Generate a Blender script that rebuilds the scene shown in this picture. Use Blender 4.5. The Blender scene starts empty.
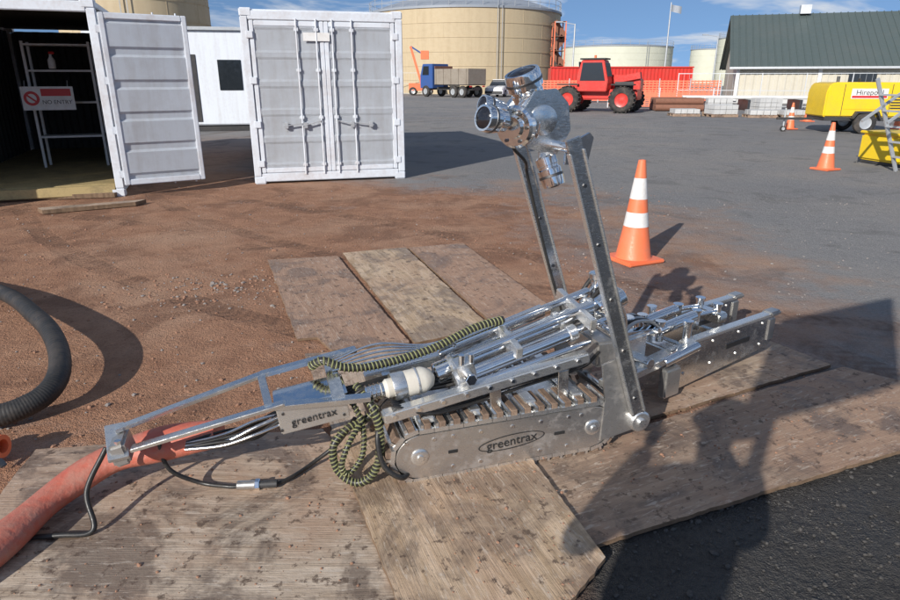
import bpy, bmesh, math, random
from mathutils import Vector, Matrix, Quaternion, Euler, noise as mnoise
R=math.radians
random.seed(7)
scn=bpy.context.scene
col=scn.collection
scn.view_settings.view_transform='Standard'
scn.view_settings.look='None'
scn.view_settings.exposure=0

# ------------------------------------------------------------ materials
def newmat(name):
    m=bpy.data.materials.new(name); m.use_nodes=True
    nt=m.node_tree; b=nt.nodes['Principled BSDF']
    return m,nt,b
def MA(nt,op,a,b=None,c=None,clamp=False):
    n=nt.nodes.new('ShaderNodeMath'); n.operation=op; n.use_clamp=clamp
    for i,x in enumerate((a,b,c)):
        if x is None: continue
        if isinstance(x,(int,float)): n.inputs[i].default_value=x
        else: nt.links.new(x,n.inputs[i])
    return n.outputs[0]
def MIX(nt,f,a,b,blend='MIX'):
    n=nt.nodes.new('ShaderNodeMix'); n.data_type='RGBA'; n.blend_type=blend
    for i,x in ((0,f),(6,a),(7,b)):
        if isinstance(x,(int,float)): n.inputs[i].default_value=x
        elif isinstance(x,(tuple,list)): n.inputs[i].default_value=(*x[:3],1)
        else: nt.links.new(x,n.inputs[i])
    return n.outputs[2]
def NOI(nt,vec,scale,detail=5,rough=.55,dist=0):
    n=nt.nodes.new('ShaderNodeTexNoise'); n.inputs['Scale'].default_value=scale
    n.inputs['Detail'].default_value=min(detail,5); n.inputs['Roughness'].default_value=rough
    n.inputs['Distortion'].default_value=dist
    if vec is not None: nt.links.new(vec,n.inputs['Vector'])
    return n.outputs['Fac']
def MAPR(nt,v,a,b,c=0,d=1):
    n=nt.nodes.new('ShaderNodeMapRange'); nt.links.new(v,n.inputs[0])
    for i,x in enumerate((a,b,c,d)): n.inputs[i+1].default_value=x
    return n.outputs[0]
def OBJ(nt): return nt.nodes.new('ShaderNodeTexCoord').outputs['Object']
def SCALE(nt,vec,s,loc=(0,0,0)):
    n=nt.nodes.new('ShaderNodeMapping'); nt.links.new(vec,n.inputs[0]); n.inputs['Scale'].default_value=s; n.inputs['Location'].default_value=loc
    return n.outputs[0]
def BUMP(nt,b,h,st,dist=.01):
    n=nt.nodes.new('ShaderNodeBump'); n.inputs['Strength'].default_value=st; n.inputs['Distance'].default_value=dist
    nt.links.new(h,n.inputs['Height']); nt.links.new(n.outputs[0],b.inputs['Normal'])

def paint(name,c,rough=.45,dirt=(.2,.13,.08),amt=.35,scale=3,metal=0,spec=.5,bump=.1,streak=False):
    m,nt,b=newmat(name); o=OBJ(nt)
    o2=SCALE(nt,o,(6,6,.6)) if streak else o
    n1=NOI(nt,o2,scale,5,.65); n2=NOI(nt,o,scale*9,3,.6)
    f=MAPR(nt,MA(nt,'ADD',MA(nt,'MULTIPLY',n1,.7),MA(nt,'MULTIPLY',n2,.3)),.45,.72,0,amt)
    nt.links.new(MIX(nt,f,c,dirt),b.inputs['Base Color'])
    nt.links.new(MAPR(nt,n2,.3,.7,max(rough-.1,.05),min(rough+.15,1)),b.inputs['Roughness'])
    b.inputs['Metallic'].default_value=metal
    b.inputs['Specular IOR Level'].default_value=spec
    if bump>=.2: BUMP(nt,b,n2,bump,.01)
    return m
def steel(name,c=(.84,.84,.82),r0=.12,r1=.30,dust=.28,scale=5,met=1.0,dc=(.26,.19,.14)):
    m,nt,b=newmat(name); o=OBJ(nt)
    n1=NOI(nt,o,scale,5,.7); n2=NOI(nt,SCALE(nt,o,(1,1,5)),45,3,.6); n3=NOI(nt,o,scale*6,3,.7)
    d=MAPR(nt,MA(nt,'ADD',MA(nt,'MULTIPLY',n1,.6),MA(nt,'MULTIPLY',n3,.4)),.52,.72,0,dust)
    nt.links.new(MIX(nt,d,MIX(nt,MAPR(nt,n2,.3,.7,0,.6),c,[x*.82 for x in c]),dc),b.inputs['Base Color'])
    nt.links.new(MA(nt,'SUBTRACT',met,MA(nt,'MULTIPLY',d,.8)),b.inputs['Metallic'])
    nt.links.new(MA(nt,'ADD',MAPR(nt,n2,.3,.7,r0,r1),MA(nt,'MULTIPLY',d,.35)),b.inputs['Roughness'])
    BUMP(nt,b,n3,.07,.003)
    return m
M_steel=steel('stainless_steel')
M_steelp=steel('polished_steel',(.92,.92,.91),.05,.16,.10)
M_steelb=steel('brushed_steel',(.86,.86,.84),.22,.40,.2,met=.92)
M_steelg=steel('grey_steel',(.54,.53,.51),.25,.45,.4,met=.85)
M_steeld=steel('dark_steel',(.18,.18,.18),.3,.5,.4)
M_rod=steel('chrome_rod',(.95,.95,.95),.03,.08,.05,met=1)
M_side=steel('side_plate_steel',(.66,.64,.61),.24,.40,.6,scale=6,met=.9)
M_rub=paint('black_rubber',(.022,.022,.022),.6,(.14,.11,.09),.4,8)
M_pad=paint('track_pad_rubber',(.15,.10,.07),.85,(.34,.24,.17),.85,14)
M_cream=paint('cream_plastic',(.66,.63,.55),.4,(.4,.3,.22),.35,8)
M_cable=paint('cable_black',(.02,.02,.02),.4,(.1,.08,.06),.3,20)
M_spiral=paint('spiral_guard',(.24,.25,.11),.5,(.12,.10,.07),.6,20)
M_glass=paint('lens_glass',(.012,.012,.015),.05,(.05,.05,.05),.1,8,0,.8,0)
M_hosered=paint('red_rubber_hose',(.50,.12,.075),.45,(.40,.25,.19),.85,4,bump=.4)
M_white=paint('container_white_paint',(.74,.78,.83),.45,(.36,.30,.26),.30,1.2,streak=True,bump=.05)
M_whiteg=paint('container_frame_paint',(.68,.72,.77),.5,(.3,.19,.13),.45,2,bump=.05)
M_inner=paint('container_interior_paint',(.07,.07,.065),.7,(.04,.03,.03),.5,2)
M_ply=paint('container_floor_ply',(.42,.32,.15),.7,(.1,.08,.05),.6,4)
M_orange=paint('cone_orange',(.88,.20,.08),.45,(.45,.26,.18),.45,6)
M_fence=paint('barrier_orange',(.80,.20,.10),.55,(.5,.2,.12),.4,2)
M_refl=paint('reflective_white',(.78,.78,.76),.35,(.4,.3,.22),.4,8)
M_red=paint('machine_red',(.62,.04,.03),.35,(.3,.12,.09),.35,2)
M_blue=paint('truck_blue',(.04,.10,.30),.35,(.15,.12,.1),.3,2)
M_yel=paint('machine_yellow',(.85,.58,.02),.35,(.4,.28,.1),.3,2)
M_wpaint=paint('vehicle_white',(.8,.8,.8),.25,(.4,.35,.3),.2,2)
M_tan=paint('tank_tan',(.52,.42,.27),.7,(.38,.29,.18),.45,.3,streak=True)
M_palegreen=paint('tank_pale',(.62,.62,.50),.7,(.46,.45,.36),.4,.2)
M_dome=paint('tank_dome_grey',(.30,.33,.37),.5,(.2,.2,.2),.4,.3)
M_dgrey=paint('dark_grey_plastic',(.04,.04,.042),.5,(.12,.1,.08),.4,4)
M_tyre=paint('tyre_rubber',(.03,.03,.03),.85,(.18,.14,.11),.6,5)
M_roofm=paint('roof_green_grey',(.085,.11,.105),.45,(.12,.13,.12),.5,.3)
M_wallc=paint('cream_cladding',(.58,.54,.44),.7,(.40,.36,.29),.4,.5)
M_galv=paint('galvanised',(.58,.60,.61),.4,(.3,.28,.25),.3,4,metal=.5)
M_block=paint('concrete_block',(.55,.55,.54),.8,(.35,.33,.3),.5,3)
M_rust=paint('rusty_pipe',(.24,.11,.07),.8,(.12,.06,.04),.6,5)
M_win=paint('window_glass',(.02,.025,.03),.08,(.05,.05,.05),.1,1,0,.8,0)
M_signr=paint('sign_red',(.6,.03,.03),.4,(.3,.1,.1),.1,3)
M_black=paint('black_paint',(.02,.02,.02),.5,(.06,.05,.05),.2,3)
M_skin=paint('skin',(.5,.3,.22),.5,(.4,.2,.15),.2,8)
M_hivis=paint('hivis_orange_cloth',(.8,.22,.03),.8,(.3,.1,.05),.2,8)
M_navy=paint('navy_cloth',(.02,.025,.06),.85,(.1,.08,.06),.2,8)
M_tray=paint('tray_grey_tan',(.30,.26,.21),.6,(.15,.1,.07),.5,2)

def wood(name,c1,c2,stain=.4,dustc=(.38,.23,.15),dust=.5):
    m,nt,b=newmat(name); o=OBJ(nt)
    info=nt.nodes.new('ShaderNodeObjectInfo')
    v=nt.nodes.new('ShaderNodeVectorMath'); v.operation='ADD'
    nt.links.new(o,v.inputs[0])
    cmb=nt.nodes.new('ShaderNodeCombineXYZ'); nt.links.new(MA(nt,'MULTIPLY',info.outputs['Random'],30),cmb.inputs[0]); nt.links.new(MA(nt,'MULTIPLY',info.outputs['Random'],17),cmb.inputs[1])
    nt.links.new(cmb.outputs[0],v.inputs[1]); o=v.outputs[0]
    g=NOI(nt,SCALE(nt,o,(.8,6,1)),1.5,5,.62,2.4)
    fine=NOI(nt,SCALE(nt,o,(3,80,1)),1.5,3,.7,.3)
    blotch=NOI(nt,o,2.2,5,.7,.8); spots=NOI(nt,o,21,4,.72); big=NOI(nt,o,1.2,5,.66,.6); scr=NOI(nt,SCALE(nt,o,(2,9,1)),6,4,.7,1.0)
    c=MIX(nt,MAPR(nt,g,.38,.62),c1,c2)
    c=MIX(nt,MAPR(nt,fine,.5,.8,0,.3),c,[x*.5 for x in c2])
    c=MIX(nt,MAPR(nt,big,.45,.57,0,dust),c,dustc)
    c=MIX(nt,MAPR(nt,blotch,.49,.59,0,stain),c,(.12,.085,.065))
    c=MIX(nt,MAPR(nt,scr,.56,.66,0,.45),c,(.62,.54,.45))
    c=MIX(nt,MAPR(nt,spots,.57,.65,0,.85),c,(.10,.065,.045))
    vo=nt.nodes.new('ShaderNodeTexVoronoi'); vo.inputs['Scale'].default_value=3.2; nt.links.new(SCALE(nt,o,(.6,1,1)),vo.inputs['Vector'])
    kn=MAPR(nt,MA(nt,'ADD',vo.outputs['Distance'],MA(nt,'MULTIPLY',spots,.06)),.055,.085,.7,0)
    c=MIX(nt,kn,c,(.09,.055,.035))
    nt.links.new(c,b.inputs['Base Color'])
    nt.links.new(MAPR(nt,blotch,.45,.62,.85,.45),b.inputs['Roughness'])
    BUMP(nt,b,MA(nt,'ADD',g,MA(nt,'ADD',fine,spots)),.5,.006)
    return m
M_w1=wood('weathered_plywood_light',(.54,.44,.34),(.38,.29,.21),.7)
M_w2=wood('weathered_plywood_tan',(.60,.45,.31),(.41,.29,.18),.55,dust=.35)
M_w3=wood('weathered_plywood_red',(.42,.27,.185),(.32,.20,.135),.55)
M_w4=wood('weathered_plywood_brown',(.36,.26,.185),(.25,.175,.125),.7)
M_w5=wood('weathered_plywood_damp',(.42,.32,.23),(.29,.21,.15),.7)
M_wedge=paint('plywood_edge',(.20,.13,.08),.9,(.08,.05,.03),.7,10)

# ------------------------------------------------------------ mesh helpers
def finish(me,name,mat,parent=None,smooth=True,ang=35):
    me.polygons.foreach_set('use_smooth',[smooth]*len(me.polygons))
    if smooth: me.set_sharp_from_angle(angle=R(ang))
    ob=bpy.data.objects.new(name,me)
    if mat is not None:
        for mm in (mat if isinstance(mat,(list,tuple)) else [mat]): me.materials.append(mm)
    col.objects.link(ob)
    if parent is not None: ob.parent=parent
    return ob
def fbm(name,bm,mat,parent=None,smooth=True,ang=35,recalc=True):
    if recalc: bmesh.ops.recalc_face_normals(bm,faces=bm.faces)
    me=bpy.data.meshes.new(name); bm.to_mesh(me); bm.free()
    return finish(me,name,mat,parent,smooth,ang)
def empty(name,loc=(0,0,0),yaw=0):
    e=bpy.data.objects.new(name,None); e.location=loc; e.rotation_euler=(0,0,yaw); e.empty_display_size=.2
    col.objects.link(e); return e
def frame(axis,up=(0,0,1)):
    z=Vector(axis).normalized(); u=Vector(up)
    if abs(z.dot(u.normalized()))>.98: u=Vector((1,0,0))
    x=u.cross(z).normalized(); y=z.cross(x)
    return Matrix((x,y,z)).transposed()
def lathe(name,p,axis,prof,mat,parent=None,seg=28,ang=35):
    F=frame(axis); p=Vector(p); bm=bmesh.new(); rings=[]
    for r,h in prof:
        if r<1e-5: rings.append([bm.verts.new(p+F@Vector((0,0,h)))])
        else: rings.append([bm.verts.new(p+F@Vector((r*math.cos(2*math.pi*i/seg),r*math.sin(2*math.pi*i/seg),h))) for i in range(seg)])
    for a,b in zip(rings,rings[1:]):
        for i in range(seg):
            j=(i+1)%seg
            if len(a)==1 and len(b)==1: continue
            if len(a)==1: bm.faces.new((a[0],b[i],b[j]))
            elif len(b)==1: bm.faces.new((a[i],a[j],b[0]))
            else: bm.faces.new((a[i],a[j],b[j],b[i]))
    return fbm(name,bm,mat,parent,True,ang)
def cyl(name,a,b,r,mat,parent=None,seg=24,r2=None,ch=None):
    a=Vector(a);b=Vector(b);L=(b-a).length; r2=r if r2 is None else r2
    ch=min(r,r2)*.12 if ch is None else ch
    return lathe(name,a,b-a,[(0,0),(r-ch,0),(r,ch),(r2,L-ch),(r2-ch,L),(0,L)],mat,parent,seg)
def bar(name,a,b,w,t,mat,parent=None,up=(0,0,1),bev=.003):
    a=Vector(a);b=Vector(b);F=frame(b-a,up);L=(b-a).length
    bm=bmesh.new(); bmesh.ops.create_cube(bm,size=1)
    for v in bm.verts:
        c=v.co; v.co=Vector((c.x*w,c.y*t,(c.z+.5)*L))
    if bev: bmesh.ops.bevel(bm,geom=bm.edges[:],offset=min(bev,w*.3,t*.3),segments=2,affect='EDGES')
    for v in bm.verts: v.co=a+F@v.co
    return fbm(name,bm,mat,parent)
def box(name,c,s,mat,parent=None,rot=(0,0,0),bev=.01):
    bm=bmesh.new(); bmesh.ops.create_cube(bm,size=1)
    for v in bm.verts: v.co=Vector((v.co.x*s[0],v.co.y*s[1],v.co.z*s[2]))
    if bev: bmesh.ops.bevel(bm,geom=bm.edges[:],offset=min(bev,min(s)*.3),segments=2,affect='EDGES')
    Mx=Euler(rot).to_matrix()
    for v in bm.verts: v.co=Vector(c)+Mx@v.co
    return fbm(name,bm,mat,parent)
CUBEV=[(-.5,-.5,-.5),(.5,-.5,-.5),(.5,.5,-.5),(-.5,.5,-.5),(-.5,-.5,.5),(.5,-.5,.5),(.5,.5,.5),(-.5,.5,.5)]
CUBEF=[(0,3,2,1),(4,5,6,7),(0,1,5,4),(1,2,6,5),(2,3,7,6),(3,0,4,7)]
class Batch:
    def __init__(s): s.v=[];s.f=[];s.m=[]
    def cube(s,M,mi=0):
        b=len(s.v); s.v+=[tuple(M@Vector(c)) for c in CUBEV]; s.f+=[tuple(b+i for i in q) for q in CUBEF]; s.m+=[mi]*6
    def add(s,V,F,mi=0):
        b=len(s.v); s.v+=V; s.f+=[tuple(b+i for i in q) for q in F]; s.m+=[mi]*len(F)
    def make(s,name,mat,parent=None,smooth=False):
        me=bpy.data.meshes.new(name); me.from_pydata(s.v,[],s.f); me.polygons.foreach_set('material_index',s.m)
        return finish(me,name,mat,parent,smooth)
def prism(name,pts,origin,ex,ey,thick,mat,parent=None,bev=0):
    ex=Vector(ex);ey=Vector(ey);n=ex.cross(ey).normalized();o=Vector(origin)
    bm=bmesh.new()
    a=[bm.verts.new(o+ex*x+ey*y) for x,y in pts]; b=[bm.verts.new(v.co+n*thick) for v in a]
    bm.faces.new(a); bm.faces.new(b[::-1])
    for i in range(len(a)):
        j=(i+1)%len(a); bm.faces.new((a[j],a[i],b[i],b[j]))
    if bev: bmesh.ops.bevel(bm,geom=bm.edges[:],offset=bev,segments=2,affect='EDGES')
    return fbm(name,bm,mat,parent)
def catmull(pts,n=12):
    P=[Vector(p) for p in pts]; P=[P[0]*2-P[1]]+P+[P[-1]*2-P[-2]]; out=[]
    for i in range(1,len(P)-2):
        for k in range(n):
            t=k/n; a,b,c,d=P[i-1:i+3]
            out.append(.5*((2*b)+(c-a)*t+(2*a-5*b+4*c-d)*t*t+(3*b-a-3*c+d)*t**3))
    out.append(P[-2]); return out
def sweep(name,pts,rad,mat,parent=None,seg=12,flat=(1,1),raw=False,n=12):
    P=pts if raw else catmull(pts,n)
    V=[];up=None
    for i,p in enumerate(P):
        t=(P[min(i+1,len(P)-1)]-P[max(i-1,0)]).normalized()
        if up is None: up=Vector((0,0,1)) if abs(t.z)<.9 else Vector((1,0,0))
        x=up.cross(t).normalized(); y=t.cross(x); up=y
        r=rad(i/(len(P)-1)) if callable(rad) else rad
        for k in range(seg):
            a=2*math.pi*k/seg; V.append(tuple(p+x*(r*flat[0]*math.cos(a))+y*(r*flat[1]*math.sin(a))))
    F=[]
    for i in range(len(P)-1):
        for k in range(seg): j=(k+1)%seg; F.append((i*seg+k,i*seg+j,(i+1)*seg+j,(i+1)*seg+k))
    F.append(tuple(range(seg))[::-1]); F.append(tuple((len(P)-1)*seg+k for k in range(seg)))
    me=bpy.data.meshes.new(name); me.from_pydata(V,[],F)
    return finish(me,name,mat,parent,True,60)
def spiral(name,pts,r,parent,pitch=.017):
    P=catmull(pts,16)
    sweep(name+'_core',P,r,M_cable,parent,10,raw=True)
    L=[0]
    for a,b in zip(P,P[1:]): L.append(L[-1]+(b-a).length)
    tot=L[-1]; H=[]; up=None; steps=int(tot/pitch*8); j=0
    for i in range(steps):
        d=tot*i/steps
        while j<len(L)-2 and L[j+1]<d: j+=1
        t=(P[j+1]-P[j]).normalized(); p=P[j].lerp(P[j+1],(d-L[j])/max(L[j+1]-L[j],1e-6))
        if up is None: up=Vector((0,0,1)) if abs(t.z)<.9 else Vector((1,0,0))
        x=up.cross(t).normalized(); y=t.cross(x); up=y
        a=2*math.pi*d/pitch
        H.append(p+(x*math.cos(a)+y*math.sin(a))*(r+.001))
    sweep(name+'_guard',H,.0034,M_spiral,parent,5,raw=True)
def text(name,s,loc,rot,size,mat,parent,ext=.0008):
    cu=bpy.data.curves.new(name,'FONT'); cu.body=s; cu.size=size; cu.extrude=ext; cu.align_x='CENTER'; cu.align_y='CENTER'
    cu.materials.append(mat); ob=bpy.data.objects.new(name,cu); col.objects.link(ob)
    ob.location=loc; ob.rotation_euler=rot; ob.parent=parent; return ob

# ------------------------------------------------------------ camera, light, world
cam=bpy.data.cameras.new('camera'); cam.sensor_width=36; cam.lens=25.6; cam.clip_end=3000; cam.clip_start=.02
co=bpy.data.objects.new('camera',cam); co.location=(0,0,1.6); co.rotation_euler=(R(90-19.1),0,0); col.objects.link(co); scn.camera=co
AZ=R(32);EL=R(26)
sd=Vector((math.sin(AZ)*math.cos(EL),math.cos(AZ)*math.cos(EL),-math.sin(EL)))
sl=bpy.data.lights.new('sun','SUN'); sl.energy=5.0; sl.angle=R(.5); sl.color=(1,.95,.88)
so=bpy.data.objects.new('sun',sl); so.rotation_euler=sd.to_track_quat('-Z','Y').to_euler(); so.location=(-8,-12,10); col.objects.link(so)
w=bpy.data.worlds.new('World'); scn.world=w; w.use_nodes=True; nt=w.node_tree
bg=nt.nodes['Background']; sky=nt.nodes.new('ShaderNodeTexSky'); sky.sky_type='NISHITA'; sky.sun_disc=False
sky.sun_elevation=EL; sky.sun_rotation=R(212); sky.ozone_density=4; sky.air_density=1.0; sky.dust_density=.2
tc=nt.nodes.new('ShaderNodeTexCoord'); gv=tc.outputs['Generated']
nrm=nt.nodes.new('ShaderNodeVectorMath'); nrm.operation='NORMALIZE'; nt.links.new(SCALE(nt,gv,(1,1,1),(0,0,.24)),nrm.inputs[0]); nt.links.new(nrm.outputs[0],sky.inputs['Vector'])
cl=NOI(nt,SCALE(nt,gv,(1.8,1.8,9),(.55,.3,.1)),2.4,5,.62,.6)
f=MAPR(nt,cl,.48,.66,0,.9)
nt.links.new(MIX(nt,f,sky.outputs[0],(6.0,6.3,6.7)),bg.inputs['Color']); bg.inputs['Strength'].default_value=.12

# ------------------------------------------------------------ ground
def ground():
    m,nt,b=newmat('ground_soil_and_asphalt')
    g=nt.nodes.new('ShaderNodeNewGeometry'); pos=g.outputs['Position']
    sp=nt.nodes.new('ShaderNodeSeparateXYZ'); nt.links.new(pos,sp.inputs[0]); X,Y=sp.outputs[0],sp.outputs[1]
    n1=NOI(nt,pos,.55,5,.6); n2=NOI(nt,pos,5,5,.65); n3=NOI(nt,pos,45,3,.7); n4=NOI(nt,pos,.12,3,.6); n5=NOI(nt,pos,170,1,.6); n6=NOI(nt,pos,1.4,5,.65,.8)
    nn=MA(nt,'ADD',MA(nt,'MULTIPLY',MA(nt,'SUBTRACT',n1,.5),3.0),MA(nt,'MULTIPLY',MA(nt,'SUBTRACT',n2,.5),1.2))
    e1=MA(nt,'ADD',MA(nt,'DIVIDE',MA(nt,'SUBTRACT',MA(nt,'SUBTRACT',11.0,MA(nt,'MULTIPLY',X,.45)),Y),1.8),nn,clamp=True)
    e2=MA(nt,'ADD',MA(nt,'DIVIDE',MA(nt,'SUBTRACT',3.4,MA(nt,'MAXIMUM',X,0)),2.6),nn,clamp=True)
    brown=MA(nt,'MULTIPLY',e1,e2)
    left=MAPR(nt,X,-3.2,-4.6,0,1); farl=MAPR(nt,Y,14,20,1,0)
    brown=MA(nt,'MAXIMUM',brown,MA(nt,'MULTIPLY',MA(nt,'MULTIPLY',left,farl),.8))
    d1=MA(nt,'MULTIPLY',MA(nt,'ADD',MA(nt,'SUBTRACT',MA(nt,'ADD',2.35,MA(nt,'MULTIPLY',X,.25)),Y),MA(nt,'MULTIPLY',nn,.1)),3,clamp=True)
    dark=MA(nt,'MULTIPLY',d1,MAPR(nt,X,.1,.5,0,1))  # ground colour gets darker towards the near right
    soil=MIX(nt,MAPR(nt,n2,.35,.65),(.44,.235,.14),(.31,.155,.09))
    soil=MIX(nt,MAPR(nt,n1,.48,.66,0,.65),soil,(.50,.32,.215))
    soil=MIX(nt,MAPR(nt,n6,.50,.60,0,.65),soil,(.20,.098,.058))
    soil=MIX(nt,MAPR(nt,n3,.5,.72,0,.6),soil,(.19,.10,.06))
    soil=MIX(nt,MAPR(nt,n5,.55,.75,0,.5),soil,(.55,.39,.29))
    def arc(cx,cy,rad,wid):
        dx=MA(nt,'SUBTRACT',X,cx); dy=MA(nt,'SUBTRACT',Y,cy)
        d=MA(nt,'SQRT',MA(nt,'ADD',MA(nt,'MULTIPLY',dx,dx),MA(nt,'MULTIPLY',dy,dy)))
        e=MA(nt,'ABSOLUTE',MA(nt,'SUBTRACT',d,rad))
        band=MAPR(nt,MA(nt,'ADD',e,MA(nt,'MULTIPLY',MA(nt,'SUBTRACT',n2,.5),.12)),wid*.8,wid,1,0)
        ang=MA(nt,'ARCTAN2',dy,dx)
        tr=MA(nt,'MULTIPLY',MA(nt,'ADD',MA(nt,'SINE',MA(nt,'ADD',MA(nt,'MULTIPLY',ang,rad*70),MA(nt,'MULTIPLY',e,40))),1),.5)
        return MA(nt,'MULTIPLY',MA(nt,'MULTIPLY',band,MA(nt,'ADD',.45,MA(nt,'MULTIPLY',tr,.55))),MAPR(nt,n6,.38,.55,0,1))
    ty=MA(nt,'MAXIMUM',MA(nt,'MAXIMUM',arc(-9,-2.5,11.2,.13),arc(-9,-2.5,12.9,.13)),MA(nt,'MAXIMUM',arc(6,16,12.3,.12),arc(6,16,13.9,.12)))
    asp=MIX(nt,MAPR(nt,n3,.35,.7),(.31,.30,.29),(.19,.185,.182))
    asp=MIX(nt,MAPR(nt,n1,.42,.68,0,.55),asp,(.35,.31,.27))
    asp=MIX(nt,MAPR(nt,n4,.45,.6,0,.6),asp,(.21,.21,.215))
    asp=MIX(nt,MAPR(nt,n6,.54,.64,0,.5),asp,(.14,.135,.13))
    asp=MIX(nt,MAPR(nt,n5,.56,.74,0,.6),asp,(.46,.44,.42))
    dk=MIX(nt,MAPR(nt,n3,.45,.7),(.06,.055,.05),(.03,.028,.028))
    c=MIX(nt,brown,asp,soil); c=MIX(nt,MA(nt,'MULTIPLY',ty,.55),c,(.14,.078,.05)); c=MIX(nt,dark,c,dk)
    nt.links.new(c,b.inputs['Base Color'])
    gloss=MA(nt,'MULTIPLY',dark,MAPR(nt,n6,.42,.58,.2,1))  # lower roughness inside the darker area, broken up by noise
    nt.links.new(MA(nt,'SUBTRACT',.93,MA(nt,'MULTIPLY',gloss,.6)),b.inputs['Roughness']); b.inputs['Specular IOR Level'].default_value=.3
    h=MA(nt,'SUBTRACT',MA(nt,'ADD',MA(nt,'MULTIPLY',n2,1.5),MA(nt,'ADD',n3,MA(nt,'MULTIPLY',n5,.5))),MA(nt,'MULTIPLY',ty,.5))
    BUMP(nt,b,h,.9,.024)
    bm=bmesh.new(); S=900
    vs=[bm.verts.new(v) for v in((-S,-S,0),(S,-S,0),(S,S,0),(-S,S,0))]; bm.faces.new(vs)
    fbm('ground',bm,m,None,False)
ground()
def stones():
    tb=bmesh.new(); bmesh.ops.create_icosphere(tb,subdivisions=1,radius=1); tb.verts.ensure_lookup_table()
    TV=[v.co.copy() for v in tb.verts]; TF=[tuple(v.index for v in f.verts) for f in tb.faces]; tb.free()
    B=Batch()
    def st(x,y,r,mi,z=0):
        a=random.random()*6; ca,sa=math.cos(a),math.sin(a); sx=random.uniform(.7,1.5); sz=random.uniform(.5,.9); V=[]
        for c in TV:
            px=c.x*sx*r+random.uniform(-.2,.2)*r; py=c.y*r+random.uniform(-.2,.2)*r
            V.append((x+px*ca-py*sa,y+px*sa+py*ca,z+r*.25+c.z*sz*r))
        B.add(V,TF,mi)
    for _ in range(3600):
        y=random.uniform(2.2,10); x=random.uniform(-.75*y-.5,.35*y); st(x,y,abs(random.gauss(0,.004))+.0025,random.choice((0,0,0,1)))
    for _ in range(320): st(random.gauss(-1.9,.35),random.gauss(4.9,.22),abs(random.gauss(0,.006))+.003,random.choice((0,0,0,1,1)))
    for _ in range(1300): st(random.uniform(.5,2.4),random.uniform(1.45,2.7),abs(random.gauss(0,.004))+.002,3)
    for _ in range(800): st(random.uniform(1,7),random.uniform(3.5,9),abs(random.gauss(0,.004))+.0025,1)
    for _ in range(260): st(random.uniform(-1.6,-.2),random.uniform(1.6,2.55),abs(random.gauss(0,.0022))+.0015,0,.026)
    for _ in range(160): st(random.uniform(.0,.45),random.uniform(1.6,2.6),abs(random.gauss(0,.0022))+.0015,0,.046)
    for _ in range(200):
        t=random.random(); st(.5+t*1.5+random.uniform(0,.2),2.35+t*.6+random.uniform(-.3,.3),abs(random.gauss(0,.0022))+.0015,0,.028)
    B.make('loose_gravel',[paint('stone_brown',(.33,.18,.115),.9,(.20,.11,.07),.5,20),paint('stone_grey',(.28,.25,.23),.9,(.17,.15,.13),.5,20),paint('stone_light',(.5,.43,.36),.9,(.35,.24,.18),.5,20),paint('stone_dark',(.07,.065,.06),.8,(.04,.035,.035),.5,20)])
stones()

# ------------------------------------------------------------ boards
def board(pts,z,th,mat,name='plywood_sheet'):
    P=[Vector((x,y,0)) for x,y in pts]
    L=max(((P[(i+1)%len(P)]-P[i]) for i in range(len(P))),key=lambda v:v.length)
    yaw=math.atan2(L.y,L.x); c=sum(P,Vector())/len(P)
    Rm=Matrix.Rotation(-yaw,3,'Z'); q=[]
    for i in range(len(P)):
        a,b=P[i],P[(i+1)%len(P)]; n=max(2,int((b-a).length/.03)); nv=Vector((-(b-a).y,(b-a).x,0)).normalized()
        for k in range(n):
            p=a.lerp(b,k/n); j=mnoise.noise(p*5)*.008+mnoise.noise(p*33)*.006
            q.append(Rm@(p+nv*j-c))
    bm=bmesh.new()
    top=[bm.verts.new((v.x,v.y,th)) for v in q]; bot=[bm.verts.new((v.x,v.y,0)) for v in q]
    bm.faces.new(top); bm.faces.new(bot[::-1])
    for i in range(len(q)):
        j=(i+1)%len(q); f=bm.faces.new((top[j],top[i],bot[i],bot[j])); f.material_index=1
    ob=fbm(name,bm,[mat,M_wedge],None,False); ob.location=(c.x,c.y,z); ob.rotation_euler=(random.uniform(-.003,.003),random.uniform(-.003,.003),yaw)
board([(-1.68,5.69),(-1.06,5.83),(-.26,3.75),(-.73,3.62),(-.86,3.83),(-.98,3.80)],.004,.016,M_w3)
board([(-1.03,5.94),(-.44,6.15),(.28,4.00),(-.22,3.74)],.005,.016,M_w2)
board([(-.41,6.15),(.13,6.33),(.76,4.35),(.31,4.02)],.004,.016,M_w3)
board([(-.88,3.56),(-.10,3.70),(.25,2.85),(-.52,2.55)],.006,.016,M_w1)
board([(-1.86,2.50),(-.60,2.68),(-.02,1.6),(.1,1.0),(-1.6,1.0)],.008,.018,M_w1)
board([(-.56,2.62),(-.40,2.85),(.22,2.85),(.53,1.79),(.27,1.45),(.03,1.35),(-.05,1.3)],.028,.018,M_w2)
board([(.30,2.40),(2.26,3.36),(2.75,2.95),(2.10,2.52),(.48,1.86)],.010,.018,M_w4)
board([(.24,2.42),(2.22,3.40),(1.98,3.86),(.16,3.0)],.006,.018,M_w5)
board([(-5.2,8.0),(-4.1,8.6),(-4.15,8.4),(-5.05,7.85)],.01,.05,M_w1,'timber_plank')
board([(-5.9,9.0),(-4.75,9.25),(-4.75,9.05),(-5.85,8.8)],.01,.06,M_w4,'timber_plank')

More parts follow.
